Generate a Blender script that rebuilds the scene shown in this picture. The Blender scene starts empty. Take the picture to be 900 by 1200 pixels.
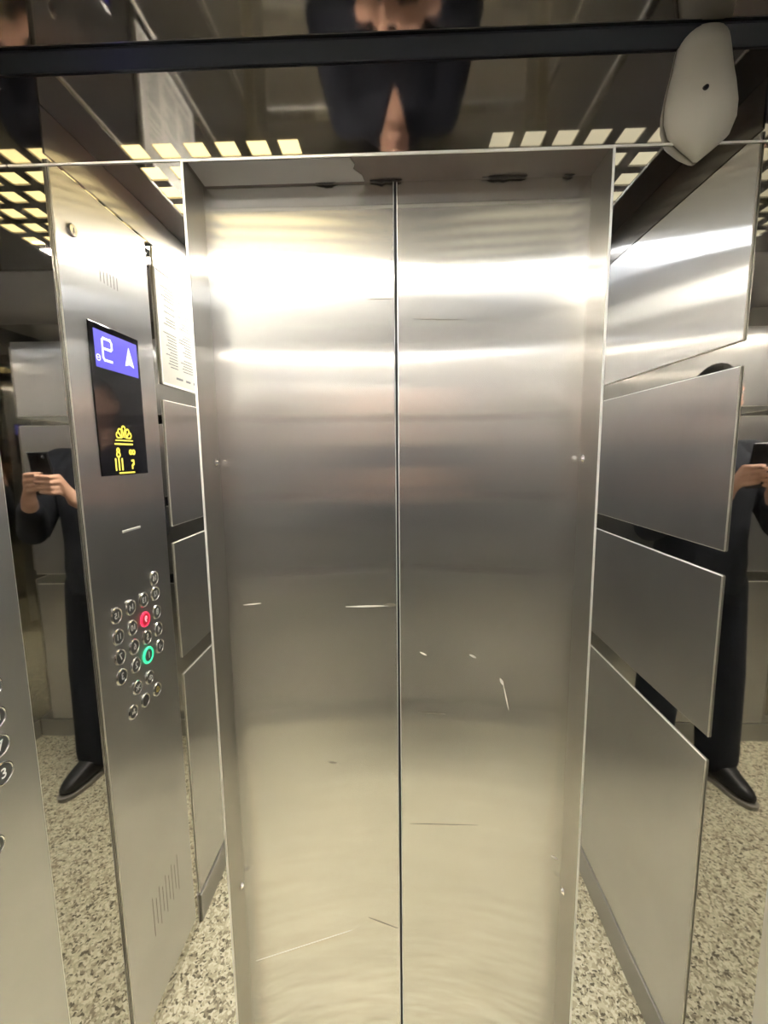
import bpy, bmesh, math, random
from mathutils import Vector, Matrix
random.seed(7)
sc = bpy.context.scene
C = sc.collection
PI = math.pi
V3 = Vector

# ------------------------------------------------------------------ render look
sc.view_settings.view_transform = 'Standard'
sc.view_settings.look = 'None'
sc.view_settings.gamma = 1.0
sc.view_settings.use_curve_mapping = False
sc.view_settings.exposure = 1.6
cy = sc.cycles
cy.max_bounces = 24
cy.glossy_bounces = 20
cy.diffuse_bounces = 6
cy.transmission_bounces = 6
cy.sample_clamp_indirect = 12.0
cy.blur_glossy = 0.3
cy.caustics_reflective = True
cy.use_denoising = True
try:
    cy.denoiser = 'OPENIMAGEDENOISE'
    cy.denoising_input_passes = 'RGB_ALBEDO_NORMAL'
except Exception:
    pass

# ------------------------------------------------------------------ materials
def mat(name):
    m = bpy.data.materials.new(name); m.use_nodes = True
    return m, m.node_tree, m.node_tree.nodes['Principled BSDF']

def plain(name, col, rough=.5, metal=0.0, spec=.5):
    m, nt, b = mat(name)
    b.inputs['Base Color'].default_value = (*col, 1)
    b.inputs['Roughness'].default_value = rough
    b.inputs['Metallic'].default_value = metal
    b.inputs['Specular IOR Level'].default_value = spec
    return m

def emit(name, col, s):
    m, nt, b = mat(name)
    b.inputs['Base Color'].default_value = (*[c*.5 for c in col], 1)
    b.inputs['Emission Color'].default_value = (*col, 1)
    b.inputs['Emission Strength'].default_value = s
    return m

def brushed(name, axis, col=(.66, .65, .63), rough=.36, aniso=.6, sharp=.165, share=.6):
    """steel with a vertical grain: highlights smear along `axis`"""
    m, nt, b = mat(name)
    b.inputs['Metallic'].default_value = 1
    b.inputs['Anisotropic'].default_value = aniso
    t = nt.nodes.new('ShaderNodeCombineXYZ')
    for i in range(3): t.inputs[i].default_value = axis[i]
    nt.links.new(t.outputs[0], b.inputs['Tangent'])
    tc = nt.nodes.new('ShaderNodeTexCoord')
    mp = nt.nodes.new('ShaderNodeMapping')
    # fine streaks that run up and down the sheet
    mp.inputs['Scale'].default_value = (40, 40, 1.5)
    n = nt.nodes.new('ShaderNodeTexNoise'); n.inputs['Scale'].default_value = 4; n.inputs['Detail'].default_value = 5
    nt.links.new(tc.outputs['Object'], mp.inputs[0]); nt.links.new(mp.outputs[0], n.inputs['Vector'])
    n2 = nt.nodes.new('ShaderNodeTexNoise'); n2.inputs['Scale'].default_value = 3.5; n2.inputs['Detail'].default_value = 6
    nt.links.new(tc.outputs['Object'], n2.inputs['Vector'])
    ad = nt.nodes.new('ShaderNodeMath'); ad.operation = 'MULTIPLY_ADD'
    nt.links.new(n.outputs['Fac'], ad.inputs[0]); ad.inputs[1].default_value = .12
    nt.links.new(n2.outputs['Fac'], ad.inputs[2])
    r = nt.nodes.new('ShaderNodeMapRange')
    r.inputs[1].default_value = .4; r.inputs[2].default_value = 1.1
    r.inputs[3].default_value = rough*.975; r.inputs[4].default_value = rough*1.03
    nt.links.new(ad.outputs[0], r.inputs[0]); nt.links.new(r.outputs[0], b.inputs['Roughness'])
    cr = nt.nodes.new('ShaderNodeMapRange')
    cr.inputs[1].default_value = .3; cr.inputs[2].default_value = .7
    cr.inputs[3].default_value = .93; cr.inputs[4].default_value = 1.05
    nt.links.new(n2.outputs['Fac'], cr.inputs[0])
    mx = nt.nodes.new('ShaderNodeMix'); mx.data_type = 'RGBA'; mx.blend_type = 'MULTIPLY'
    mx.inputs['Factor'].default_value = 1
    mx.inputs['A'].default_value = (*col, 1)
    nt.links.new(cr.outputs[0], mx.inputs['B'])
    nt.links.new(mx.outputs['Result'], b.inputs['Base Color'])
    # gentle dents of the sheet
    w = nt.nodes.new('ShaderNodeTexNoise'); w.inputs['Scale'].default_value = 2.2; w.inputs['Detail'].default_value = 1
    nt.links.new(tc.outputs['Object'], w.inputs['Vector'])
    bp = nt.nodes.new('ShaderNodeBump'); bp.inputs['Strength'].default_value = .35; bp.inputs['Distance'].default_value = .004
    nt.links.new(w.outputs['Fac'], bp.inputs['Height']); nt.links.new(bp.outputs[0], b.inputs['Normal'])
    # sharp lobe of the grain: crisp up and down, smeared sideways
    g = nt.nodes.new('ShaderNodeBsdfAnisotropic')
    g.inputs['Roughness'].default_value = sharp; g.inputs['Anisotropy'].default_value = .82
    tz = nt.nodes.new('ShaderNodeCombineXYZ'); tz.inputs[2].default_value = 1
    nt.links.new(tz.outputs[0], g.inputs['Tangent']); nt.links.new(bp.outputs[0], g.inputs['Normal'])
    nt.links.new(mx.outputs['Result'], g.inputs['Color'])
    ms = nt.nodes.new('ShaderNodeMixShader'); ms.inputs[0].default_value = share
    nt.links.new(b.outputs[0], ms.inputs[1]); nt.links.new(g.outputs[0], ms.inputs[2])
    nt.links.new(ms.outputs[0], nt.nodes['Material Output'].inputs['Surface'])
    return m

def mirror(name, col=(.6, .59, .57), rough=.03, wave=.12):
    m, nt, b = mat(name)
    b.inputs['Base Color'].default_value = (*col, 1)
    b.inputs['Metallic'].default_value = 1
    b.inputs['Roughness'].default_value = rough
    tc = nt.nodes.new('ShaderNodeTexCoord')
    w = nt.nodes.new('ShaderNodeTexNoise'); w.inputs['Scale'].default_value = 3.0; w.inputs['Detail'].default_value = 1
    nt.links.new(tc.outputs['Object'], w.inputs['Vector'])
    bp = nt.nodes.new('ShaderNodeBump'); bp.inputs['Strength'].default_value = wave; bp.inputs['Distance'].default_value = .003
    nt.links.new(w.outputs['Fac'], bp.inputs['Height']); nt.links.new(bp.outputs[0], b.inputs['Normal'])
    return m

def terrazzo():
    m, nt, b = mat('terrazzo')
    tc = nt.nodes.new('ShaderNodeTexCoord')
    n = nt.nodes.new('ShaderNodeTexNoise'); n.inputs['Scale'].default_value = 60; n.inputs['Detail'].default_value = 2
    ds = nt.nodes.new('ShaderNodeMix'); ds.data_type = 'VECTOR'; ds.inputs['Factor'].default_value = .02
    nt.links.new(tc.outputs['Object'], n.inputs['Vector'])
    nt.links.new(tc.outputs['Object'], ds.inputs['A']); nt.links.new(n.outputs['Color'], ds.inputs['B'])
    v = nt.nodes.new('ShaderNodeTexVoronoi'); v.inputs['Scale'].default_value = 150
    nt.links.new(ds.outputs['Result'], v.inputs['Vector'])
    sep = nt.nodes.new('ShaderNodeSeparateColor'); nt.links.new(v.outputs['Color'], sep.inputs[0])
    cr = nt.nodes.new('ShaderNodeValToRGB'); e = cr.color_ramp.elements
    cr.color_ramp.interpolation = 'CONSTANT'
    e[0].position = 0; e[0].color = (.14, .12, .075, 1)
    e[1].position = .09; e[1].color = (.33, .29, .20, 1)
    for p, c in ((.24, (.55, .50, .35)), (.52, (.72, .67, .49)), (.76, (.86, .815, .63))):
        x = e.new(p); x.color = (*c, 1)
    nt.links.new(sep.outputs[0], cr.inputs[0])
    nt.links.new(cr.outputs[0], b.inputs['Base Color'])
    b.inputs['Roughness'].default_value = .42
    return m

def cloth(name, col, scale=220):
    m, nt, b = mat(name)
    tc = nt.nodes.new('ShaderNodeTexCoord')
    n = nt.nodes.new('ShaderNodeTexNoise'); n.inputs['Scale'].default_value = 9; n.inputs['Detail'].default_value = 5
    nt.links.new(tc.outputs['Object'], n.inputs['Vector'])
    cr = nt.nodes.new('ShaderNodeValToRGB'); e = cr.color_ramp.elements
    e[0].position = .3; e[0].color = (*[c*.75 for c in col], 1)
    e[1].position = .7; e[1].color = (*[c*1.2 for c in col], 1)
    nt.links.new(n.outputs['Fac'], cr.inputs[0]); nt.links.new(cr.outputs[0], b.inputs['Base Color'])
    bp = nt.nodes.new('ShaderNodeBump'); bp.inputs['Strength'].default_value = .5; bp.inputs['Distance'].default_value = .02
    nt.links.new(n.outputs['Fac'], bp.inputs['Height']); nt.links.new(bp.outputs[0], b.inputs['Normal'])
    b.inputs['Roughness'].default_value = .85
    return m

M = {
 'door':   brushed('brushed_steel_door', (1, 0, 0), (.80, .785, .75), .46, .75, .16, .80),
 'side':   brushed('brushed_steel_side', (0, 1, 0), (.78, .78, .79), .50, .7, .165, .68),
 'panel':  brushed('brushed_steel_control', (0, 1, 0), (.78, .78, .79), .50, .7, .165, .68),
 'back':   brushed('brushed_steel_back', (1, 0, 0), (.80, .79, .79), .50, .7, .165, .68),
 'jamb':   brushed('brushed_steel_jamb', (0, 1, 0), (.58, .56, .53), .38),
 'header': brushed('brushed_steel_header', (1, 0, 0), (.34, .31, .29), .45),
 'transom': mirror('polished_steel_transom', (.56, .54, .52), .04),
 'cap':    brushed('brushed_steel_cap_shaded', (0, 1, 0), (.20, .19, .18), .42),
 'mirror': mirror('polished_steel', (.64, .63, .60), .02),
 'ceil':   mirror('polished_steel_ceiling', (.33, .315, .30), .05),
 'edge':   plain('bright_steel_edge', (.90, .89, .85), .5, .9),
 'chrome': plain('chrome', (.85, .85, .84), .12, 1),
 'trim':   plain('dark_trim', (.028, .032, .044), .3, .6),
 'dark':   plain('black_gap', (.012, .012, .013), .7),
 'skirt':  plain('grey_skirting', (.50, .49, .47), .5, .75),
 'floor':  terrazzo(),
 'glass':  plain('black_display_glass', (.012, .012, .016), .08),
 'paper':  plain('white_paper', (.42, .415, .385), .6),
 'ink':    plain('grey_ink', (.10, .105, .12), .7),
 'sleeve': plain('clear_sleeve_edge', (.75, .75, .74), .15),
 'button': plain('button_steel', (.15, .15, .15), .4, .8),
 'ring':   plain('button_ring', (.80, .80, .79), .16, 1),
 'glyph':  plain('button_glyph', (.95, .95, .93), .5),
 'bell':   plain('bell_glyph', (.85, .68, .15), .4),
 'red':    emit('red_button_light', (1.0, .03, .10), .6),
 'redcore': emit('red_button_core', (1.0, .02, .08), .07),
 'redglyph': emit('red_glyph_light', (1.0, .45, .5), .8),
 'green':  emit('green_button_light', (.05, .85, .40), .6),
 'blue':   emit('blue_screen', (.10, .085, .72), .5),
 'digit':  emit('white_digit', (.92, .92, 1.0), .6),
 'yellow': emit('yellow_backlight', (1.0, .86, .12), .62),
 'white':  plain('white_plastic', (.40, .38, .32), .5),
 'film':   plain('grey_film', (.50, .50, .50), .35, .7),
 'scrap':  plain('dark_scrap', (.03, .026, .022), .6),
 'scuff':  plain('white_scuff', (.78, .76, .70), .5, .5),
 'smudge': plain('dark_smudge', (.20, .18, .14), .5, .4),
 'jacket': cloth('navy_jacket', (.010, .012, .021)),
 'trouser':cloth('navy_trousers', (.008, .010, .020)),
 'shoe':   plain('black_shoe', (.015, .014, .014), .4),
 'sole':   plain('shoe_sole', (.30, .28, .25), .7),
 'skin':   plain('skin', (.62, .36, .26), .5),
 'hair':   plain('dark_hair', (.02, .016, .013), .6),
 'eye':    plain('eye_white', (.8, .78, .75), .2),
 'iris':   plain('brown_iris', (.06, .03, .015), .2),
 'lip':    plain('lip', (.45, .2, .17), .5),
 'phone':  plain('dark_phone', (.02, .021, .024), .25),
 'lens':   plain('lens_glass', (.01, .01, .02), .05),
 'warmL':  emit('warm_diffuser', (1.0, .80, .38), 1.05),
 'warmR':  emit('warm_diffuser_dim', (1.0, .92, .66), .27),
 'coolL':  emit('cool_diffuser', (1.0, .96, .87), 112.0),
 'coolR':  emit('cool_diffuser_right', (.88, .93, 1.0), 26.0),
}

# ------------------------------------------------------------------ mesh helpers
def add_box(bm, lo, hi):
    x0, y0, z0 = lo; x1, y1, z1 = hi
    v = [bm.verts.new(p) for p in ((x0,y0,z0),(x1,y0,z0),(x1,y1,z0),(x0,y1,z0),(x0,y0,z1),(x1,y0,z1),(x1,y1,z1),(x0,y1,z1))]
    for f in ((3,2,1,0),(4,5,6,7),(0,1,5,4),(1,2,6,5),(2,3,7,6),(3,0,4,7)):
        bm.faces.new([v[i] for i in f])

def obj(name, bm, m, parent=None, bevel=0, seg=2, smooth=False, edge=None):
    me = bpy.data.meshes.new(name)
    bmesh.ops.recalc_face_normals(bm, faces=bm.faces)
    bm.to_mesh(me); bm.free()
    o = bpy.data.objects.new(name, me); C.objects.link(o)
    me.materials.append(m)
    if edge: me.materials.append(edge)
    if parent: o.parent = parent
    if bevel:
        b = o.modifiers.new('bevel', 'BEVEL'); b.width = bevel; b.segments = seg; b.limit_method = 'ANGLE'
        if edge: b.material = 1
    if smooth:
        for p in me.polygons: p.use_smooth = True
    return o

def box(name, lo, hi, m, parent=None, bevel=0, seg=2, edge=None):
    bm = bmesh.new(); add_box(bm, lo, hi)
    return obj(name, bm, m, parent, bevel, seg, edge=edge)

def tag(o, label, cat, group=None, kind=None):
    o['label'] = label; o['category'] = cat
    if group: o['group'] = group
    if kind: o['kind'] = kind
    return o

def struct(o, label, cat):
    return tag(o, label, cat, kind='structure')

def empty(name, loc, label, cat, group=None, kind=None):
    o = bpy.data.objects.new(name, None); C.objects.link(o)
    o.location = loc; o.empty_display_size = .05
    return tag(o, label, cat, group, kind)

def under(child, parent):
    """parent without moving"""
    child.parent = parent
    child.matrix_parent_inverse = Matrix.Translation(parent.location).inverted()
    return child

def add_capsule(bm, p1, p2, r1, r2, n=14, flat=1.0, axis=None):
    """tapered limb segment with round ends; `flat` squeezes it along `axis`"""
    p1, p2 = V3(p1), V3(p2); d = p2-p1; L = d.length
    if L < 1e-6: d = V3((0,0,1)); L = 1e-6
    z = d.normalized()
    a = V3(axis) if axis else (V3((0,1,0)) if abs(z.y) < .9 else V3((1,0,0)))
    y = (a - z*a.dot(z)).normalized(); x = y.cross(z)
    rings = []
    k = 5
    for i in range(k+1):
        t = PI/2*i/k
        rings.append((-math.cos(t)*r1, max(math.sin(t)*r1, 1e-4)))
    for i in range(k+1):
        t = PI/2*i/k
        rings.append((L+math.sin(t)*r2, max(math.cos(t)*r2, 1e-4)))
    prev = None; first = None
    for h, r in rings:
        cur = [bm.verts.new(p1+z*h+(x*math.cos(2*PI*j/n)+y*math.sin(2*PI*j/n)*flat)*r) for j in range(n)]
        if prev:
            for j in range(n): bm.faces.new((prev[j], prev[(j+1)%n], cur[(j+1)%n], cur[j]))
        else: first = cur
        prev = cur
    bm.faces.new(first[::-1]); bm.faces.new(prev)

def add_loft(bm, secs, n=24, power=2.0):
    """secs: (cx, cy, z, rx, ry) elliptical sections"""
    prev = None; first = None
    for cx, cyy, z, rx, ry in secs:
        cur = []
        for j in range(n):
            a = 2*PI*j/n; c, s = math.cos(a), math.sin(a)
            c = math.copysign(abs(c)**(2/power), c); s = math.copysign(abs(s)**(2/power), s)
            cur.append(bm.verts.new((cx+c*rx, cyy+s*ry, z)))
        if prev:
            for j in range(n): bm.faces.new((prev[j], prev[(j+1)%n], cur[(j+1)%n], cur[j]))
        else: first = cur
        prev = cur
    bm.faces.new(first[::-1]); bm.faces.new(prev)

def remeshed(name, bm, m, parent, voxel, smooth_it=4, cut=None):
    """fuse the pieces into one continuous skin"""
    me = bpy.data.meshes.new(name+'_raw')
    bmesh.ops.recalc_face_normals(bm, faces=bm.faces)
    bm.to_mesh(me); bm.free()
    t = bpy.data.objects.new(name+'_raw', me); C.objects.link(t)
    r = t.modifiers.new('r', 'REMESH'); r.mode = 'VOXEL'; r.voxel_size = voxel
    s = t.modifiers.new('s', 'SMOOTH'); s.iterations = smooth_it; s.factor = .5
    dg = bpy.context.evaluated_depsgraph_get()
    me2 = bpy.data.meshes.new_from_object(t.evaluated_get(dg))
    bpy.data.objects.remove(t); bpy.data.meshes.remove(me)
    me2.name = name
    if cut:
        b = bmesh.new(); b.from_mesh(me2)
        bmesh.ops.delete(b, geom=[f for f in b.faces if cut(f.calc_center_median())], context='FACES')
        b.to_mesh(me2); b.free()
    me2.materials.clear(); me2.materials.append(m)
    for p in me2.polygons: p.use_smooth = True
    o = bpy.data.objects.new(name, me2); C.objects.link(o)
    if parent: under(o, parent)
    return o

# ------------------------------------------------------------------ dimensions
HW = .65            # half width of the car
DEP = 1.40          # depth
CEIL = 2.14
PW = .35            # half width of the portal
PH = 1.985          # portal height
REC = .075          # doors stand this far behind the portal edge

# ------------------------------------------------------------------ floor, ceiling
fl = struct(box('floor', (-HW-.02, -DEP-.02, -.03), (HW+.02, REC-.002, 0), M['floor']), 'cream and grey speckled terrazzo floor of the lift car', 'floor')

colx = [.220+.066*k for k in range(6)]
rowy = [-.226-.0743*k for k in range(8)]
CW, CH = .0425, .049
bm = bmesh.new()
xs = sorted({-HW, HW} | {s*(c+d) for s in (-1,1) for c in colx for d in (-CW/2, CW/2)})
ys = sorted({-DEP, 0} | {r+d for r in rowy for d in (-CH/2, CH/2)})
def is_cell(x, y):
    return any(abs(abs(x)-c) < CW/2 for c in colx) and any(abs(y-r) < CH/2 for r in rowy)
gv = {}
for zi, z in enumerate((CEIL, CEIL+.004)):
    for i, x in enumerate(xs):
        for j, y in enumerate(ys): gv[i, j, zi] = bm.verts.new((x, y, z))
solid = {(i, j): not is_cell((xs[i]+xs[i+1])/2, (ys[j]+ys[j+1])/2) for i in range(len(xs)-1) for j in range(len(ys)-1)}
for (i, j), s in solid.items():
    if s:
        bm.faces.new((gv[i,j,0], gv[i,j+1,0], gv[i+1,j+1,0], gv[i+1,j,0]))
        bm.faces.new((gv[i,j,1], gv[i+1,j,1], gv[i+1,j+1,1], gv[i,j+1,1]))
    else:
        for a, b in (((i,j),(i+1,j)), ((i+1,j),(i+1,j+1)), ((i+1,j+1),(i,j+1)), ((i,j+1),(i,j))):
            bm.faces.new((gv[a[0],a[1],0], gv[b[0],b[1],0], gv[b[0],b[1],1], gv[a[0],a[1],1]))
ceil = struct(obj('ceiling', bm, M['ceil']), 'dark mirror-polished steel ceiling with rows of square light openings', 'ceiling')

# satin plate that covers the rear half of the ceiling
box('satin_plate', (-HW+.002, -DEP+.002, CEIL-.003), (HW-.002, rowy[7]-.05, CEIL-.0002), M['back'], ceil, .001)
# lamps behind the openings
def lamp(s, y0, y1, m, side, place, look):
    cx = s*(colx[0]+colx[-1])/2; hw = (colx[-1]-colx[0])/2+.032
    t = empty('ceiling_light', (cx, (y0+y1)/2, CEIL+.007),
              f'{look} backlit ceiling panel behind the {place} square openings on the {side} side', 'ceiling light', 'lamps behind the ceiling openings')
    under(box('diffuser', (cx-hw, y0, CEIL+.008), (cx+hw, y1, CEIL+.012), m), t)
    under(box('lamp_housing', (cx-hw, y0, CEIL+.013), (cx+hw, y1, CEIL+.05), M['skirt']), t)
ysplit = (rowy[5]+rowy[6])/2; ysplit_r = (rowy[6]+rowy[7])/2
lamp(-1, ysplit+.001, rowy[0]+.035, M['warmL'], 'left', 'front', 'warm yellow')
lamp( 1, ysplit_r+.001, rowy[0]+.035, M['warmR'], 'right', 'front', 'dim yellowish')
lamp(-1, rowy[7]-.035, ysplit-.001, M['coolL'], 'left', 'rear', 'bright white')
lamp( 1, rowy[7]-.035, ysplit_r-.001, M['coolR'], 'right', 'rear', 'bluish white')

# ------------------------------------------------------------------ front wall: polished transom and returns
wf = empty('wall_front', (0, 0, 0), 'mirror-polished steel front wall of the lift around the doors', 'wall', kind='structure')
box('transom_panel', (-HW, 0, PH), (HW, .004, CEIL), M['transom'], wf)
box('return_panel', (-HW, 0, 0), (-PW-.002, .004, PH-.002), M['mirror'], wf)
box('return_panel', (PW+.002, 0, 0), (HW, .004, PH-.002), M['mirror'], wf)
# bright folded lip along the transom foot
box('transom_lip', (-HW+.001, -.0022, PH-.0015), (HW-.001, .0, PH+.0020), M['edge'], wf, .0008)

# portal frame
def jamb(name, s, label):
    lo, hi = sorted((s*PW, s*(PW+.003)))
    j = struct(box(name, (lo, -.003, 0), (hi, REC+.05, PH), M['jamb'], None), label, 'door frame')
    l2, h2 = sorted((s*PW, s*(PW+.004)))
    box('jamb_lip', (l2, -.005, 0), (h2, -.003, PH), M['edge'], j, .0007)
    for z in (1.485, .562):
        b = bmesh.new()
        # dome-head bolt with a washer on the inner face of the jamb
        xi = s*PW
        for (x0, x1, r0, r1) in ((0, .0015, .0080, .0080), (.0015, .0055, .0060, .0036)):
            n = 12; ra = []
            for x, r in ((x0, r0), (x1, r1)):
                ra.append([b.verts.new((xi - s*x, .055+r*math.cos(2*PI*k/n), z+r*math.sin(2*PI*k/n))) for k in range(n)])
            for k in range(n): b.faces.new((ra[0][k], ra[0][(k+1)%n], ra[1][(k+1)%n], ra[1][k]))
            b.faces.new(ra[1]); b.faces.new(ra[0][::-1])
        obj('bolt', b, M['chrome'], j)
    return j
jamb('trim_1', -1, 'narrow steel door jamb left of the doors, beside the control panel wall')
jamb('trim_2', 1, 'narrow steel door jamb right of the doors')
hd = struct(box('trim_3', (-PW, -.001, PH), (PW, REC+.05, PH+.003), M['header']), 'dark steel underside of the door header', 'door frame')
box('header_lip', (-PW, -.0045, PH-.004), (PW, -.0022, PH), M['edge'], hd, .0007)
# pale film left on the left half of the header soffit, torn at its right end
b = bmesh.new()
pts = [(-.345, .004), (-.075, .004), (-.068, .022), (-.072, .034), (-.058, .052), (-.055, .070), (-.345, .070)]
lo_ = [b.verts.new((x, y, PH-.0012)) for x, y in pts]; hi_ = [b.verts.new((x, y, PH-.0002)) for x, y in pts]
b.faces.new(lo_[::-1]); b.faces.new(hi_)
for i in range(len(pts)): b.faces.new((lo_[i], lo_[(i+1)%len(pts)], hi_[(i+1)%len(pts)], hi_[i]))
obj('torn_film', b, M['film'], hd)
def scrap(x0, x1, y, z, seed):
    rr = random.Random(seed); b = bmesh.new(); n = 9
    top, bot = [], []
    for k in range(n):
        x = x0+(x1-x0)*k/(n-1)
        top.append((x, z+rr.uniform(-.001, .003))); bot.append((x, z-rr.uniform(.0015, .008)*math.sin(PI*(k+.4)/(n-.2))))
    fr = [b.verts.new((x, y, zz)) for x, zz in top+bot[::-1]]
    bk = [b.verts.new((x, y+.002, zz)) for x, zz in top+bot[::-1]]
    b.faces.new(fr); b.faces.new(bk[::-1])
    for i in range(len(fr)): b.faces.new((fr[i], fr[(i+1)%len(fr)], bk[(i+1)%len(bk)], bk[i]))
    obj('torn_scrap', b, M['scrap'], hd)
for i, (x0, x1, z) in enumerate(((-.145, -.105, PH), (-.045, .012, PH), (.155, .235, PH), (.300, .318, PH))):
    scrap(x0, x1, REC-.006, z, i)

# corner trim between transom and ceiling
bm = bmesh.new()
prof = [(-.001, CEIL-.001), (-.001, CEIL-.021), (-.021, CEIL-.001)]
prof = [(-.0005, CEIL-.0005), (-.0005, CEIL-.020), (-.004, CEIL-.020), (-.021, CEIL-.004), (-.021, CEIL-.0005)]
a = [bm.verts.new((-HW+.002, y, z)) for y, z in prof]; c = [bm.verts.new((HW-.002, y, z)) for y, z in prof]
bm.faces.new(a[::-1]); bm.faces.new(c)
for i in range(len(prof)): bm.faces.new((a[i], a[(i+1)%len(prof)], c[(i+1)%len(prof)], c[i]))
struct(obj('trim_4', bm, M['trim']), 'dark angled trim strip where the ceiling meets the front wall', 'trim')

# ------------------------------------------------------------------ doors
def door(name, s, label):
    lo, hi = sorted((s*.0022, s*(PW+.06)))
    d = struct(box(name, (lo, REC, .006), (hi, REC+.028, PH+.04), M['door'], None, .0016, 2, M['edge']), label, 'door')
    return d
d1 = door('door_1', -1, 'left brushed steel lift door panel, brighter yellow at its top')
d2 = door('door_2', 1, 'right brushed steel lift door panel with white scuff marks')
box('door_gasket', (-.0022, REC+.004, .006), (.0022, REC+.026, PH+.04), M['dark'], d1)
def mark(door_, name, p, q, w, m):
    """shallow scratch or smear on a door face"""
    (x0, z0), (x1, z1) = p, q
    d = V3((x1-x0, 0, z1-z0)); n = V3((-d.z, 0, d.x)).normalized()*w/2
    b = bmesh.new(); k = 6; A, B = [], []
    for i in range(k+1):
        t = i/k; c_ = V3((x0, REC-.0004, z0))+d*t; tt = math.sin(PI*(.08+.84*t))
        A.append(b.verts.new(c_+n*tt)); B.append(b.verts.new(c_-n*tt))
    for i in range(k): b.faces.new((A[i], A[i+1], B[i+1], B[i]))
    ret = bmesh.ops.extrude_face_region(b, geom=b.faces[:])
    for v in [g for g in ret['geom'] if isinstance(g, bmesh.types.BMVert)]: v.co.y += .0008
    return obj(name, b, m, door_)
for d_, nm, a_, b_, w_, mm in (
  (d1, 'scuff', (-.1078, 1.1903), (-.0207, 1.1919), .0035, 'scuff'), (d1, 'smudge', (-.0294, 1.1937), (-.0050, 1.1937), .0085, 'smudge'),
  (d1, 'scuff', (-.3188, 1.1942), (-.2815, 1.1978), .0030, 'scuff'), (d1, 'scuff', (-.3348, .3435), (-.112, .4303), .0012, 'scuff'),
  (d1, 'smudge', (-.0727, .4644), (-.0060, .4373), .0018, 'smudge'), (d1, 'smudge', (-.1526, .8445), (-.1343, .8427), .0040, 'smudge'),
  (d1, 'smudge', (-.0541, 1.7843), (-.0040, 1.7847), .0014, 'smudge'),
  (d2, 'scuff', (.1447, 1.088), (.1588, 1.0806), .0048, 'scuff'), (d2, 'scuff', (.0433, 1.0933), (.0573, 1.086), .0035, 'scuff'),
  (d2, 'scuff', (.2085, 1.0361), (.2158, 1.0212), .0060, 'scuff'), (d2, 'scuff', (.2158, 1.0212), (.2277, .9664), .0028, 'scuff'),
  (d2, 'smudge', (.0395, .9595), (.0966, .956), .0032, 'smudge'), (d2, 'smudge', (.0204, .7006), (.1681, .6987), .0014, 'smudge'),
  (d2, 'scuff', (.3280, .6270), (.3430, .6180), .0045, 'scuff'), (d2, 'smudge', (.0316, 1.7477), (.1284, 1.7442), .0016, 'smudge')):
    mark(d_, nm, a_, b_, w_, M[mm])
# ------------------------------------------------------------------ side and back walls
STR = [(1.655, 1.700), (1.250, 1.298), (.850, .900)]
BANDS = [(.100, .850), (.900, 1.250), (1.298, 1.655), (1.700, 2.055)]
def side_wall(name, s, y0, label):
    lo, hi = sorted((s*HW, s*(HW+.02)))
    w = struct(box(name, (lo, -DEP, 0), (hi, .0, CEIL), M['mirror']), label, 'wall')
    for z0, z1 in BANDS:
        a, b_ = sorted((s*HW, s*(HW-.004)))
        box('brushed_panel', (a, -DEP+.08, z0), (b_, y0, z1), M['side'], w, .0022, 1, M['edge'])
    a, b_ = sorted((s*HW, s*(HW-.002)))
    box('top_band', (a, -DEP+.002, 2.0585), (b_, -.087, CEIL-.001), M['side'] if s < 0 else M['cap'], w)  # right band: darker copy of the steel, shade put into its colour
    return w
side_wall('wall_left', -1, -.446, 'left lift wall of brushed steel panels with polished strips between')
side_wall('wall_right', 1, -.085, 'right lift wall of four stacked brushed steel panels with polished strips')
wb = struct(box('wall_back', (-HW, -DEP-.02, 0), (HW, -DEP, CEIL), M['mirror']), 'rear lift wall of brushed steel panels behind the photographer', 'wall')
for z0, z1 in BANDS:
    box('brushed_panel', (-HW+.08, -DEP, z0), (HW-.08, -DEP+.004, z1), M['back'], wb, .0022, 1, M['edge'])
for nm, s, y0, lab in (('baseboard_left', -1, -.446, 'grey metal skirting along the left wall'), ('baseboard_right', 1, -.085, 'grey metal skirting along the right wall')):
    a, b_ = sorted((s*HW, s*(HW-.008)))
    struct(box(nm, (a, -DEP+.01, 0), (b_, y0, .095), M['skirt'], None, .002), lab, 'skirting')
struct(box('baseboard_back', (-HW+.01, -DEP, 0), (HW-.01, -DEP+.008, .095), M['skirt'], None, .002), 'grey metal skirting along the rear wall', 'skirting')

# ------------------------------------------------------------------ control panel on the left wall
X0 = -HW            # wall surface
XF = -HW+.006       # face of the panel
cp = empty('control_panel', (X0, -.2475, .06), 'tall brushed steel lift control panel with floor display and round buttons', 'control panel')
def part(o, parent=cp):
    return under(o, parent)
def sub(o, parent):
    """keep world place: parent sits at the panel's frame"""
    bpy.context.view_layer.update()
    o.parent = parent
    o.matrix_parent_inverse = parent.matrix_world.inverted()
    return o
part(box('face_plate', (X0, -.408, .055), (XF, -.087, 2.050), M['panel'], None, .0022, 2, M['edge']))

def text_mesh(s, size):
    cu = bpy.data.curves.new('t', 'FONT'); cu.body = s; cu.size = size
    cu.align_x = 'CENTER'; cu.align_y = 'CENTER'; cu.extrude = .0002; cu.offset = size*.012
    o = bpy.data.objects.new('t', cu); C.objects.link(o)
    dg = bpy.context.evaluated_depsgraph_get()
    me = bpy.data.meshes.new_from_object(o.evaluated_get(dg))
    bpy.data.objects.remove(o); bpy.data.curves.remove(cu)
    return me
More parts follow.
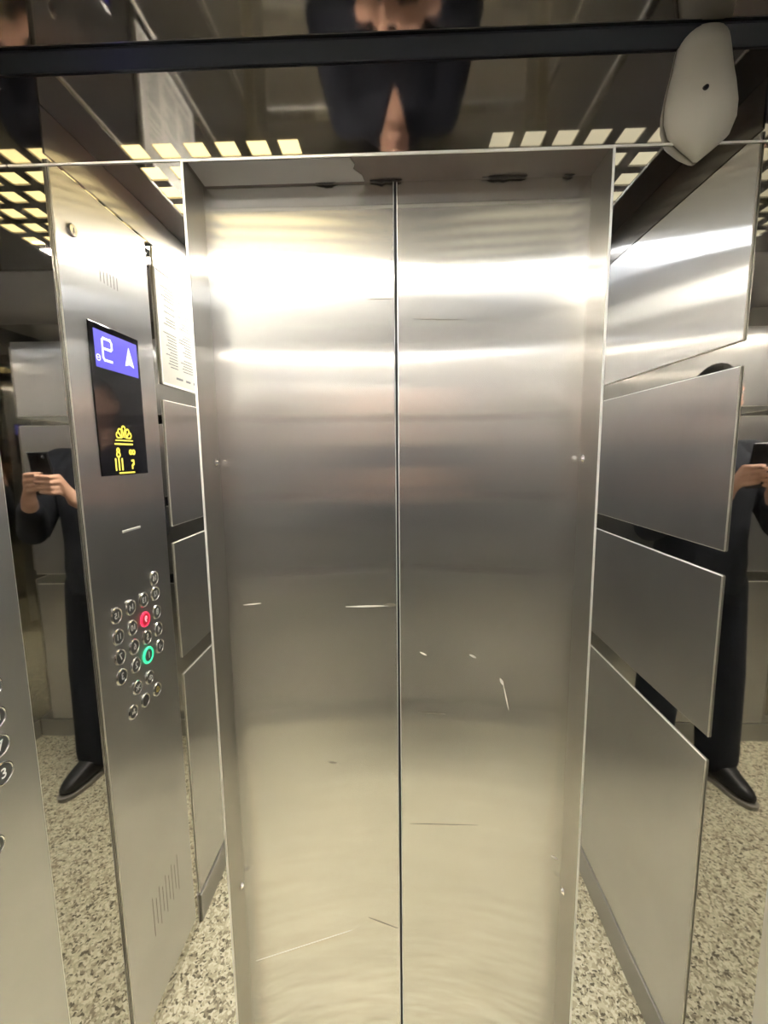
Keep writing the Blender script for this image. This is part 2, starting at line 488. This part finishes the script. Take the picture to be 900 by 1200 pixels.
# text plane on the left wall: text x -> world +y, text y -> world z, facing +x
RT = Matrix(((0, 0, 1, 0), (1, 0, 0, 0), (0, 1, 0, 0), (0, 0, 0, 1)))
def place_text(name, s, size, y, z, x, m, sx=1.0):
    me = text_mesh(s, size)
    me.transform(Matrix.Translation((x, y, z)) @ RT @ Matrix.Diagonal((sx, 1, 1, 1)))
    me.materials.clear(); me.materials.append(m)
    o = bpy.data.objects.new(name, me); C.objects.link(o)
    return o
def strokes(name, paths, w, x, m, th=.0006):
    """flat line drawing on the panel: paths of (y, z) points"""
    b = bmesh.new()
    for pts in paths:
        for (y0, z0), (y1, z1) in zip(pts, pts[1:]):
            d = V3((0, y1-y0, z1-z0)); L = d.length
            if L < 1e-7: continue
            d.normalize(); n = V3((0, -d.z, d.y))*w/2; e = d*w/2
            p = V3((x, y0, z0))-e; q = V3((x, y1, z1))+e
            f = [b.verts.new(c_) for c_ in (p+n, p-n, q-n, q+n)]
            g = [b.verts.new(c_.co+V3((th, 0, 0))) for c_ in f]
            b.faces.new(f); b.faces.new(g[::-1])
            for i in range(4): b.faces.new((f[i], f[(i+1)%4], g[(i+1)%4], g[i]))
    return obj(name, b, m)
def disc(name, y, z, prof, m, n=24):
    """turned piece on the panel: prof = (height off the face, radius)"""
    b = bmesh.new(); prev = None
    for h, r in prof:
        cur = [b.verts.new((XF+h, y+r*math.cos(2*PI*k/n), z+r*math.sin(2*PI*k/n))) for k in range(n)]
        if prev:
            for k in range(n): b.faces.new((prev[k], prev[(k+1)%n], cur[(k+1)%n], cur[k]))
        prev = cur
    b.faces.new(prev)
    return obj(name, b, m, smooth=False)
def circ(y, z, r, n=20, a0=0, a1=2*PI): return [(y+r*math.cos(a0+(a1-a0)*k/n), z+r*math.sin(a0+(a1-a0)*k/n)) for k in range(n+1)]

# display
scr = part(box('display_screen', (XF-.001, -.334, 1.457), (XF+.003, -.1535, 1.785), M['glass'], None, .0015))
XS = XF+.0032
sub(box('lit_readout', (XF+.002, -.324, 1.692), (XS, -.167, 1.771), M['blue']), scr)
yc = -.2085
sub(strokes('floor_digit', [[(yc+.0155, 1.735), (yc-.0155+.004, 1.735), (yc-.0165, 1.739), (yc-.0165, 1.751), (yc-.012, 1.7565), (yc+.011, 1.7565), (yc+.0155, 1.752), (yc+.0155, 1.716), (yc+.011, 1.7105), (yc-.014, 1.7105)]], .0052, XS, M['digit']), scr)
sub(strokes('degree_dot', [circ(-.1765, 1.7125,   .0062, 14), [(-.1765-.0025, 1.7125), (-.1765+.0025, 1.7125)]], .0017, XS, M['digit']), scr)
b = bmesh.new()
tri = [(-.2895, 1.757), (-.272, 1.712), (-.2895, 1.717), (-.307, 1.712)]
f = [b.verts.new((XS, y, z)) for y, z in tri]; g = [b.verts.new((XS+.0006, y, z)) for y, z in tri]
b.faces.new(f); b.faces.new(g)
for i in range(4): b.faces.new((f[i], f[(i+1)%4], g[(i+1)%4], g[i]))
sub(obj('up_arrow', b, M['digit']), scr)
# yellow backlit emblem: a fan of petals over a ruled band, rows of little signs under it
ye = -.243; ze = 1.541
pet = []
for k, a in enumerate((-62, -33, 0, 33, 62)):
    A = math.radians(90+a); L = (.018, .021, .026, .021, .018)[k]
    bx_, bz_ = ye-.0+.012*math.cos(A), ze+.004*math.sin(A)
    q = [(bx_, bz_)]
    for t in range(13):
        ph = -PI*.75+1.5*PI*t/12
        q.append((bx_+math.cos(A)*(L*.72)+.0062*math.cos(A+ph), bz_+math.sin(A)*(L*.72)+.0062*math.sin(A+ph)))
    q.append((bx_, bz_)); pet.append(q)
sub(strokes('petal_emblem', pet+[[(ye-.032, ze-.004), (ye+.032, ze-.004)]], .0028, XF+.003, M['yellow']), scr)
sub(strokes('emblem_caption', [[(ye-.03+.0085*k, ze-.0125), (ye-.03+.0085*k+.006, ze-.0125)] for k in range(8)], .0036, XF+.003, M['yellow']), scr)
# signs (seen in reflection their order flips): pair of loops, figure, hook, three bars
yl, yr = -.270, -.216
sub(strokes('load_sign', [circ(yl-.006, 1.510, .0046, 10), circ(yl+.006, 1.510, .0046, 10)], .0034, XF+.003, M['yellow']), scr)
sub(strokes('load_sign', [circ(yr, 1.514, .0042, 10), circ(yr, 1.5045, .0058, 10)], .0034, XF+.003, M['yellow']), scr)
for d_ in (-.012, 0, .012): sub(strokes('bar_sign', [[(yr+d_, 1.494), (yr+d_, 1.470)]], .0044, XF+.003, M['yellow']), scr)
sub(strokes('hook_sign', [[(yl+.004, 1.490), (yl-.003, 1.490), (yl-.003, 1.482), (yl+.003, 1.478), (yl+.003, 1.472)]], .0044, XF+.003, M['yellow']), scr)
sub(strokes('bottom_caption', [[(ye-.030+.0066*k, 1.462), (ye-.030+.0066*k+.0045, 1.462)] for k in range(9)], .0034, XF+.003, M['yellow']), scr)

# buttons: read left to right facing the wall
cols = [-.323, -.269, -.2135, -.158]
btn = []
for r, names in enumerate((('-1', '1', '2', '3'), ('4', '5', '6', '7'), ('8', '9', '10', '11'), ('12', '13', '14', '15'))):
    for c_, s in enumerate(names): btn.append((cols[c_], .9935+.0478*r+(.001*r if r > 2 else 0), s, 'floor'))
btn.append((-.3235, 1.181, '16', 'floor'))
btn += [(-.2665, .9345, 'G', 'small'), (-.2120, .9370, '>I<', 'small'), (-.2950, .8863, 'bell', 'small'), (-.2400, .8871, 'I', 'small'), (-.1876, .8880, 'fan', 'small')]
for y, z, s, kind in btn:
    R = .0196 if kind == 'floor' else .0180
    lit = s in ('9', '1')
    core = M['redcore'] if s == '9' else M['button']
    bt = part(disc('call_button', y, z, [(-.001, R*.78), (.0026, R*.78), (.0034, R*.70), (.0034, .0005)], core))
    if s == '9': bt['label'] = 'red lit call button'
    elif s == '1': bt['label'] = 'call button with a green glowing ring'
    ringm = M['red'] if s == '9' else M['green'] if s == '1' else M['ring']
    RR = R*1.12 if s == '1' else R
    sub(disc('button_ring', y, z, [(-.001, RR), (.0018, RR), (.0042, RR*.93), (.0046, RR*.86), (.0036, RR*.79), (.0020, RR*.77)], ringm), bt)
    gm = M['redglyph'] if s == '9' else M['bell'] if s == 'bell' else M['glyph']
    xg = XF+.0036
    if s == 'bell':
        sub(strokes('bell_sign', [[(y-.007, z-.004), (y+.007, z-.004)], [(y-.005, z-.004), (y-.004, z+.004), (y, z+.007), (y+.004, z+.004), (y+.005, z-.004)], [(y-.001, z-.007), (y+.001, z-.007)]], .0018, xg, gm), bt)
    elif s == 'fan':
        sub(strokes('fan_sign', [[(y, z), (y+.007*math.cos(a), z+.007*math.sin(a)), (y+.006*math.cos(a+.7), z+.006*math.sin(a+.7)), (y, z)] for a in (PI/2, PI/2+2*PI/3, PI/2+4*PI/3)], .0018, xg, gm), bt)
    elif s == '>I<':
        sub(strokes('close_sign', [[(y-.008, z+.005), (y-.002, z), (y-.008, z-.005)], [(y+.008, z+.005), (y+.002, z), (y+.008, z-.005)], [(y, z+.006), (y, z-.006)]], .0018, xg, gm), bt)
    elif s == 'G':
        sub(strokes('open_sign', [[(y-.002, z+.005), (y-.008, z), (y-.002, z-.005)], [(y+.002, z+.005), (y+.008, z), (y+.002, z-.005)], [(y, z+.006), (y, z-.006)]], .0018, xg, gm), bt)
    elif s == 'I':
        sub(strokes('dot_sign', [circ(y, z, .004, 10)], .0014, xg, M['button']), bt)
    else:
        sub(place_text('floor_number', s, .0230 if len(s) == 1 else .0200, y, z, xg+.0003, gm), bt)

# key switch, pin hole, speaker slots, glint bar
ks = part(disc('key_switch', -.135, 1.947, [(-.001, .0125), (.003, .0125), (.0045, .0105), (.0045, .0005)], M['chrome']))
sub(box('key_slot', (XF+.0046, -.1362, 1.942), (XF+.005, -.1338, 1.952), M['dark']), ks)
part(disc('pin_hole', -.195, 1.916, [(0, .0018), (.0003, .0015)], M['dark'], 10))
b = bmesh.new()
for k in range(6): add_box(b, (XF-.001, -.272+.0118*k-.0011, 1.879), (XF+.0003, -.272+.0118*k+.0011, 1.907))
part(obj('speaker_slots', b, M['scrap']))
b = bmesh.new()
for k in range(9):
    h0, h1 = ((.270, .345) if k % 2 else (.250, .362))
    add_box(b, (XF-.001, -.326+.0160*k-.0010, h0), (XF+.0003, -.326+.0160*k+.0010, h1))
part(obj('speaker_slots', b, M['scrap']))
part(box('glint_bar', (XF-.001, -.282, 1.3215), (XF+.0022, -.210, 1.3275), M['edge'], None, .001))  # a glint on the steel, built as a raised bright bar

# ------------------------------------------------------------------ notice sheet on the left wall
XN = -HW+.0036
nt_ = empty('notice_sheet', (XN, -.60, 1.705), 'white printed notice sheet in a clear sleeve on the left wall', 'notice')
under(box('paper', (XN+.0003, -.752, 1.703), (XN+.0016, -.452, 2.000), M['paper']), nt_)
b = bmesh.new(); rr = random.Random(3)
for (ya, yb) in ((-.735, -.655), (-.640, -.560), (-.545, -.470)):
    z = 1.965
    while z > 1.745:
        if rr.random() > .12:
            y = ya
            e = ya+(yb-ya)*rr.uniform(.55, 1)
            add_box(b, (XN+.0012, y, z-.0013), (XN+.0019, e, z+.0013))
        z -= .0082
for y, w in ((-.73, .03), (-.69, .05), (-.62, .03), (-.57, .04)): add_box(b, (XN+.0012, y, 1.722), (XN+.0019, y+w, 1.728))
under(obj('printed_lines', b, M['ink']), nt_)
b = bmesh.new()
for lo, hi in (((XN, -.758, 1.697), (XN+.003, -.446, 1.703)), ((XN, -.758, 2.000), (XN+.003, -.446, 2.004)), ((XN, -.758, 1.7035), (XN+.003, -.7525, 1.9995)), ((XN, -.4515, 1.7035), (XN+.003, -.446, 1.9995))):
    add_box(b, lo, hi)
under(obj('sleeve_rim', b, M['sleeve']), nt_)

# ------------------------------------------------------------------ white camera housing in the upper right corner
sx = .482
cam_t = empty('security_camera', (sx, -.03, 1.955), 'white wedge-shaped camera housing hanging under the ceiling at upper right', 'security camera')
bm = bmesh.new()
prof = [(2.137, .036, .030), (2.115, .040, .036), (2.085, .045, .042), (2.060, .050, .050), (2.035, .0535, .056), (2.012, .053, .056), (1.992, .046, .050), (1.975, .026, .036), (1.962, .009, .018), (1.957, .003, .008)]
n = 28; prev = None
for z, rx, ry in prof:
    cur = []
    for j in range(n):
        a_ = 2*PI*j/n
        cur.append(bm.verts.new((sx+rx*math.cos(a_), -.001-max(0, -math.sin(a_))*ry*.75, z)))
    if prev:
        for j in range(n): bm.faces.new((prev[j], prev[(j+1)%n], cur[(j+1)%n], cur[j]))
    else: bm.faces.new(cur)
    prev = cur
bm.faces.new(prev)
o = obj('housing', bm, M['white'], smooth=True); under(o, cam_t)
b = bmesh.new(); add_capsule(b, (sx-.016, -.0400, 2.037), (sx-.016, -.0425, 2.0365), .004, .0035, 12)
under(obj('lens', b, M['lens'], smooth=True), cam_t)

# ------------------------------------------------------------------ camera frame (also places the phone in the photographer's hands)
CAM = V3((0, -.8, 1.5))
pitch, yaw, roll = .1310, .0309, -.0121
fwd = V3((-math.sin(yaw)*math.cos(pitch), math.cos(yaw)*math.cos(pitch), -math.sin(pitch)))
right = V3((math.cos(yaw), math.sin(yaw), 0)); up = right.cross(fwd)
r_ = right*math.cos(roll)+up*math.sin(roll); u_ = -right*math.sin(roll)+up*math.cos(roll)

# phone: stands just behind the lens point, upright, back towards the doors
PC = CAM - fwd*.016 - u_*.062 + r_*.018
PM = Matrix((( r_.x, u_.x, fwd.x, PC.x), (r_.y, u_.y, fwd.y, PC.y), (r_.z, u_.z, fwd.z, PC.z), (0, 0, 0, 1)))   # local x right, y up, z forwards
def ph(u, v, w): return PM @ V3((u, v, w))
phn = bpy.data.objects.new('phone', None); C.objects.link(phn); phn.location = PC; phn.empty_display_size = .03
tag(phn, 'dark upright phone held in both hands by the photographer', 'phone')
def pbox(name, lo, hi, m, bev):
    b = bmesh.new(); add_box(b, lo, hi)
    for v in b.verts: v.co = PM @ v.co
    return under(obj(name, b, m, None, bev, 3), phn)
pbox('phone_body', (-.0375, -.080, -.004), (.0375, .080, .004), M['phone'], .0035)
pbox('screen', (-.0355, -.077, -.0046), (.0355, .077, -.0041), M['glass'], 0)
pbox('camera_island', (-.034, .048, .004), (-.006, .076, .006), M['phone'], .001)
b = bmesh.new(); add_capsule(b, ph(-.018, .062, .0062), ph(-.018, .062, .0068), .006, .005, 14)
under(obj('lens', b, M['lens'], smooth=True), phn)

# ------------------------------------------------------------------ photographer
PY = -1.13
T = .07             # a tall person: torso, shoulders and head sit this much higher
per = empty('person', (0, PY, 0), 'person in dark navy jacket and trousers photographing with both hands, seen reflected', 'person')
bm = bmesh.new()
# torso, neck
add_loft(bm, [(0, PY, .86+T, .150, .105), (0, PY, .95+T, .160, .110), (0, PY, 1.05+T, .145, .100), (0, PY, 1.18+T, .150, .105), (0, PY, 1.30+T, .170, .110),
              (0, PY-.005, 1.38+T, .165, .098), (0, PY-.012, 1.43+T, .115, .075), (0, PY-.015, 1.455+T, .07, .062)])
add_capsule(bm, (0, PY-.01, 1.42+T), (0, PY+.012, 1.55+T), .060, .054, 18)
# head
HC = V3((0, PY+.030, 1.640+T))
def head_pt(d):
    x, y, z = d
    p = V3((x*.076, y*.098, z*.120))
    if z < -.1: p.x *= 1+.30*(z+.1)*.9; 
    if z < -.2 and y > 0: p.y *= 1+.10*(-z)
    if z < -.3 and y < 0: p.y *= 1+.55*(z+.3)
    return HC+p
n, k = 32, 20; prev = None
for i in range(1, k):
    th = PI*i/k
    cur = [bm.verts.new(head_pt((math.sin(th)*math.cos(2*PI*j/n), math.sin(th)*math.sin(2*PI*j/n), math.cos(th)))) for j in range(n)]
    if prev:
        for j in range(n): bm.faces.new((prev[j], prev[(j+1)%n], cur[(j+1)%n], cur[j]))
    else: bm.faces.new(cur)
    prev = cur
bm.faces.new(prev[::-1])
# nose, brow, cheeks, chin, ears
add_capsule(bm, HC+V3((0, .094, .012)), HC+V3((0, .116, -.030)), .009, .014, 12)
for s in (-1, 1):
    add_capsule(bm, HC+V3((s*.012, .100, -.032)), HC+V3((s*.013, .098, -.032)), .009, .009, 10)
    add_capsule(bm, HC+V3((s*.014, .088, .026)), HC+V3((s*.046, .072, .024)), .010, .008, 10)
    add_capsule(bm, HC+V3((s*.040, .066, -.030)), HC+V3((s*.048, .048, -.030)), .016, .014, 10)
    add_capsule(bm, HC+V3((s*.076, -.008, .015)), HC+V3((s*.074, -.004, -.028)), .014, .009, 12, 1.7)
add_capsule(bm, HC+V3((-.010, .084, -.098)), HC+V3((.010, .084, -.098)), .017, .017, 12)
# legs
for s in (-1, 1):
    add_capsule(bm, (s*.092, PY, .90+T), (s*.128, PY+.010, .50+T*.5), .082, .056, 16)
    add_capsule(bm, (s*.128, PY+.010, .50+T*.5), (s*.152, PY-.012, .085), .054, .036, 16)
    add_capsule(bm, (s*.152, PY-.03, .050), (s*.170, PY+.13, .035), .034, .026, 14)
SH = {s: V3((s*.178, PY-.005, 1.395+T)) for s in (-1, 1)}
EL = {s: V3((s*.262, PY+.085, 1.150+T*.55)) for s in (-1, 1)}
WR = {}
for s in (-1, 1):
    WR[s] = ph(s*.088-(.0), -.108, -.020)
    add_capsule(bm, (s*.10, PY, 1.40+T), SH[s], .050, .056, 16)
    add_capsule(bm, SH[s], EL[s], .052, .040, 16)
    add_capsule(bm, EL[s], WR[s], .041, .027, 16)
# hands: the fingers wrap round the lower half of the phone's back, thumbs lie on the screen side
for s in (-1, 1):
    off = .0 if s > 0 else .0
    vv = (-.004, -.024, -.044, -.063) if s > 0 else (-.012, -.032, -.052, -.071)
    base_w = .014 if s > 0 else .029
    lens_ = (.88, 1.0, .95, .76)
    w0 = ph(s*.083, -.094, -.016)
    for i, v in enumerate(vv):
        kn = ph(s*(.058+.004*(i == 1)), v, .004+.002*(i in (1, 2)))
        add_capsule(bm, ph(s*.080, -.088+.010*(3-i)*.4, -.014), kn, .014, .0108, 12)
        L = lens_[i]
        p1 = ph(s*(.050-.004), v+.003, base_w+.002)
        p2 = ph(s*(.046-.034*L), v+.006, base_w+.002)
        p3 = ph(s*(.046-.056*L), v+.007, base_w-.001)
        add_capsule(bm, kn, p1, .0100, .0092, 12)
        add_capsule(bm, p1, p2, .0092, .0080, 12)
        add_capsule(bm, p2, p3, .0080, .0064, 12)
    add_capsule(bm, WR[s], w0, .025, .024, 14)
    add_capsule(bm, w0, ph(s*.066, -.052, -.006), .024, .016, 14)
    # thumb
    t1 = ph(s*.060, -.062, -.022); t2 = ph(s*.044, -.034, -.019); t3 = ph(s*.024, -.018, -.0165)
    add_capsule(bm, w0, t1, .017, .0135, 12); add_capsule(bm, t1, t2, .0125, .0105, 12); add_capsule(bm, t2, t3, .0105, .0085, 12)
remeshed('body', bm, M['skin'], per, .0034, 3)

# jacket with an open V at the neck
bm = bmesh.new()
add_loft(bm, [(0, PY, .84+T, .178, .132), (0, PY, .95+T, .184, .134), (0, PY, 1.05+T, .176, .128), (0, PY, 1.18+T, .180, .132), (0, PY, 1.30+T, .196, .134),
              (0, PY-.005, 1.39+T, .190, .118), (0, PY-.012, 1.445+T, .130, .094), (0, PY-.015, 1.475+T, .088, .080)])
for s in (-1, 1):
    add_capsule(bm, (s*.10, PY, 1.40+T), SH[s], .066, .074, 16)
    add_capsule(bm, SH[s], EL[s], .073, .060, 16)
    cuff = EL[s].lerp(WR[s], .70)
    add_capsule(bm, EL[s], cuff, .060, .046, 16)
def vcut(c):
    if c.y > PY+.03 and c.z > 1.375+T and abs(c.x) < (c.z-1.375-T)*.46: return True
    return c.z > 1.505+T and abs(c.x) < .12
jk = remeshed('jacket', bm, M['jacket'], per, .007, 6, vcut)
sol = jk.modifiers.new('thick', 'SOLIDIFY'); sol.thickness = .004; sol.offset = 0
bm = bmesh.new()
add_loft(bm, [(0, PY, .80+T, .165, .118), (0, PY, .90+T, .168, .120), (0, PY, .98+T, .160, .114)])
for s in (-1, 1):
    add_capsule(bm, (s*.092, PY, .86+T), (s*.130, PY+.008, .50+T*.5), .106, .090, 18)
    add_capsule(bm, (s*.130, PY+.008, .50+T*.5), (s*.154, PY-.006, .110), .090, .084, 18)
remeshed('trousers', bm, M['trouser'], per, .008, 6)
for s in (-1, 1):
    bm = bmesh.new()
    add_loft(bm, [(0, 0, .020, .046, .150), (0, 0, .045, .047, .150), (0, -.012, .070, .043, .132), (0, -.045, .090, .040, .095), (0, -.070, .115, .042, .062), (0, -.075, .130, .040, .056)], 24, 2.4)
    bmesh.ops.rotate(bm, verts=bm.verts, cent=(0,0,0), matrix=Matrix.Rotation(-s*.14, 3, 'Z'))
    bmesh.ops.translate(bm, verts=bm.verts, vec=(s*.162, PY+.055, 0))
    sh = obj('shoe', bm, M['shoe'], smooth=True); under(sh, per)
    sm = sh.modifiers.new('s', 'SUBSURF'); sm.levels = 1; sm.render_levels = 1
    bm = bmesh.new()
    add_loft(bm, [(0, 0, 0, .048, .154), (0, 0, .020, .050, .156), (0, 0, .0215, .046, .15)], 24, 2.4)
    bmesh.ops.rotate(bm, verts=bm.verts, cent=(0,0,0), matrix=Matrix.Rotation(-s*.14, 3, 'Z'))
    bmesh.ops.translate(bm, verts=bm.verts, vec=(s*.162, PY+.055, 0))
    so = obj('sole', bm, M['sole']); sub(so, sh)
# hair cap, eyes, mouth
bm = bmesh.new(); n, k = 30, 20; prev = None
for i in range(0, 13):
    th = max(PI*i/k, .02); cur = []
    for j in range(n):
        a_ = 2*PI*j/n
        d = V3((math.sin(th)*math.cos(a_), math.sin(th)*math.sin(a_), math.cos(th)))
        front = max(0, d.y)
        z = d.z if d.z > .35+.25*front or front < .2 else None
        lim = .02 if d.y < -.1 else .30 if d.y < .35 else .62
        dz = max(d.z, lim-.62 if d.y < -.1 else lim)
        if dz != d.z:
            f_ = math.sqrt(max(1-dz*dz, 0))/max(math.hypot(d.x, d.y), 1e-6); d = V3((d.x*f_, d.y*f_, dz))
        p = head_pt(d)-HC
        cur.append(bm.verts.new(HC+p*(1.085+.02*math.sin(a_*9+i))))
    if prev:
        for j in range(n): bm.faces.new((prev[j], prev[(j+1)%n], cur[(j+1)%n], cur[j]))
    prev = cur
bmesh.ops.remove_doubles(bm, verts=bm.verts, dist=.0004)
hr = obj('hair', bm, M['hair'], smooth=True); under(hr, per)
so = hr.modifiers.new('t', 'SOLIDIFY'); so.thickness = .012; so.offset = -1
for s in (-1, 1):
    b = bmesh.new(); bmesh.ops.create_uvsphere(b, u_segments=14, v_segments=10, radius=.0115, matrix=Matrix.Translation(HC+V3((s*.031, .080, .006))))
    ey = obj('eye', b, M['eye'], smooth=True); under(ey, per)
    b = bmesh.new(); bmesh.ops.create_uvsphere(b, u_segments=12, v_segments=8, radius=.0055, matrix=Matrix.Translation(HC+V3((s*.031, .0880, .005))))
    sub(obj('iris', b, M['iris'], smooth=True), ey)
b = bmesh.new()
add_capsule(b, HC+V3((-.022, .091, -.062)), HC+V3((0, .0985, -.060)), .0045, .0065, 10); add_capsule(b, HC+V3((0, .0985, -.060)), HC+V3((.022, .091, -.062)), .0065, .0045, 10)
under(obj('lips', b, M['lip'], smooth=True), per)

# ------------------------------------------------------------------ camera
cd = bpy.data.cameras.new('camera'); cam = bpy.data.objects.new('camera', cd); C.objects.link(cam)
cd.sensor_fit = 'VERTICAL'; cd.sensor_height = 24; cd.sensor_width = 18
cd.lens = 24*522.86/1200
cd.clip_start = .004; cd.clip_end = 50
cam.matrix_world = Matrix(((r_.x, u_.x, -fwd.x, CAM.x), (r_.y, u_.y, -fwd.y, CAM.y), (r_.z, u_.z, -fwd.z, CAM.z), (0, 0, 0, 1)))
sc.camera = cam
w = bpy.data.worlds.new('world'); sc.world = w; w.use_nodes = True
w.node_tree.nodes['Background'].inputs[0].default_value = (0, 0, 0, 1)
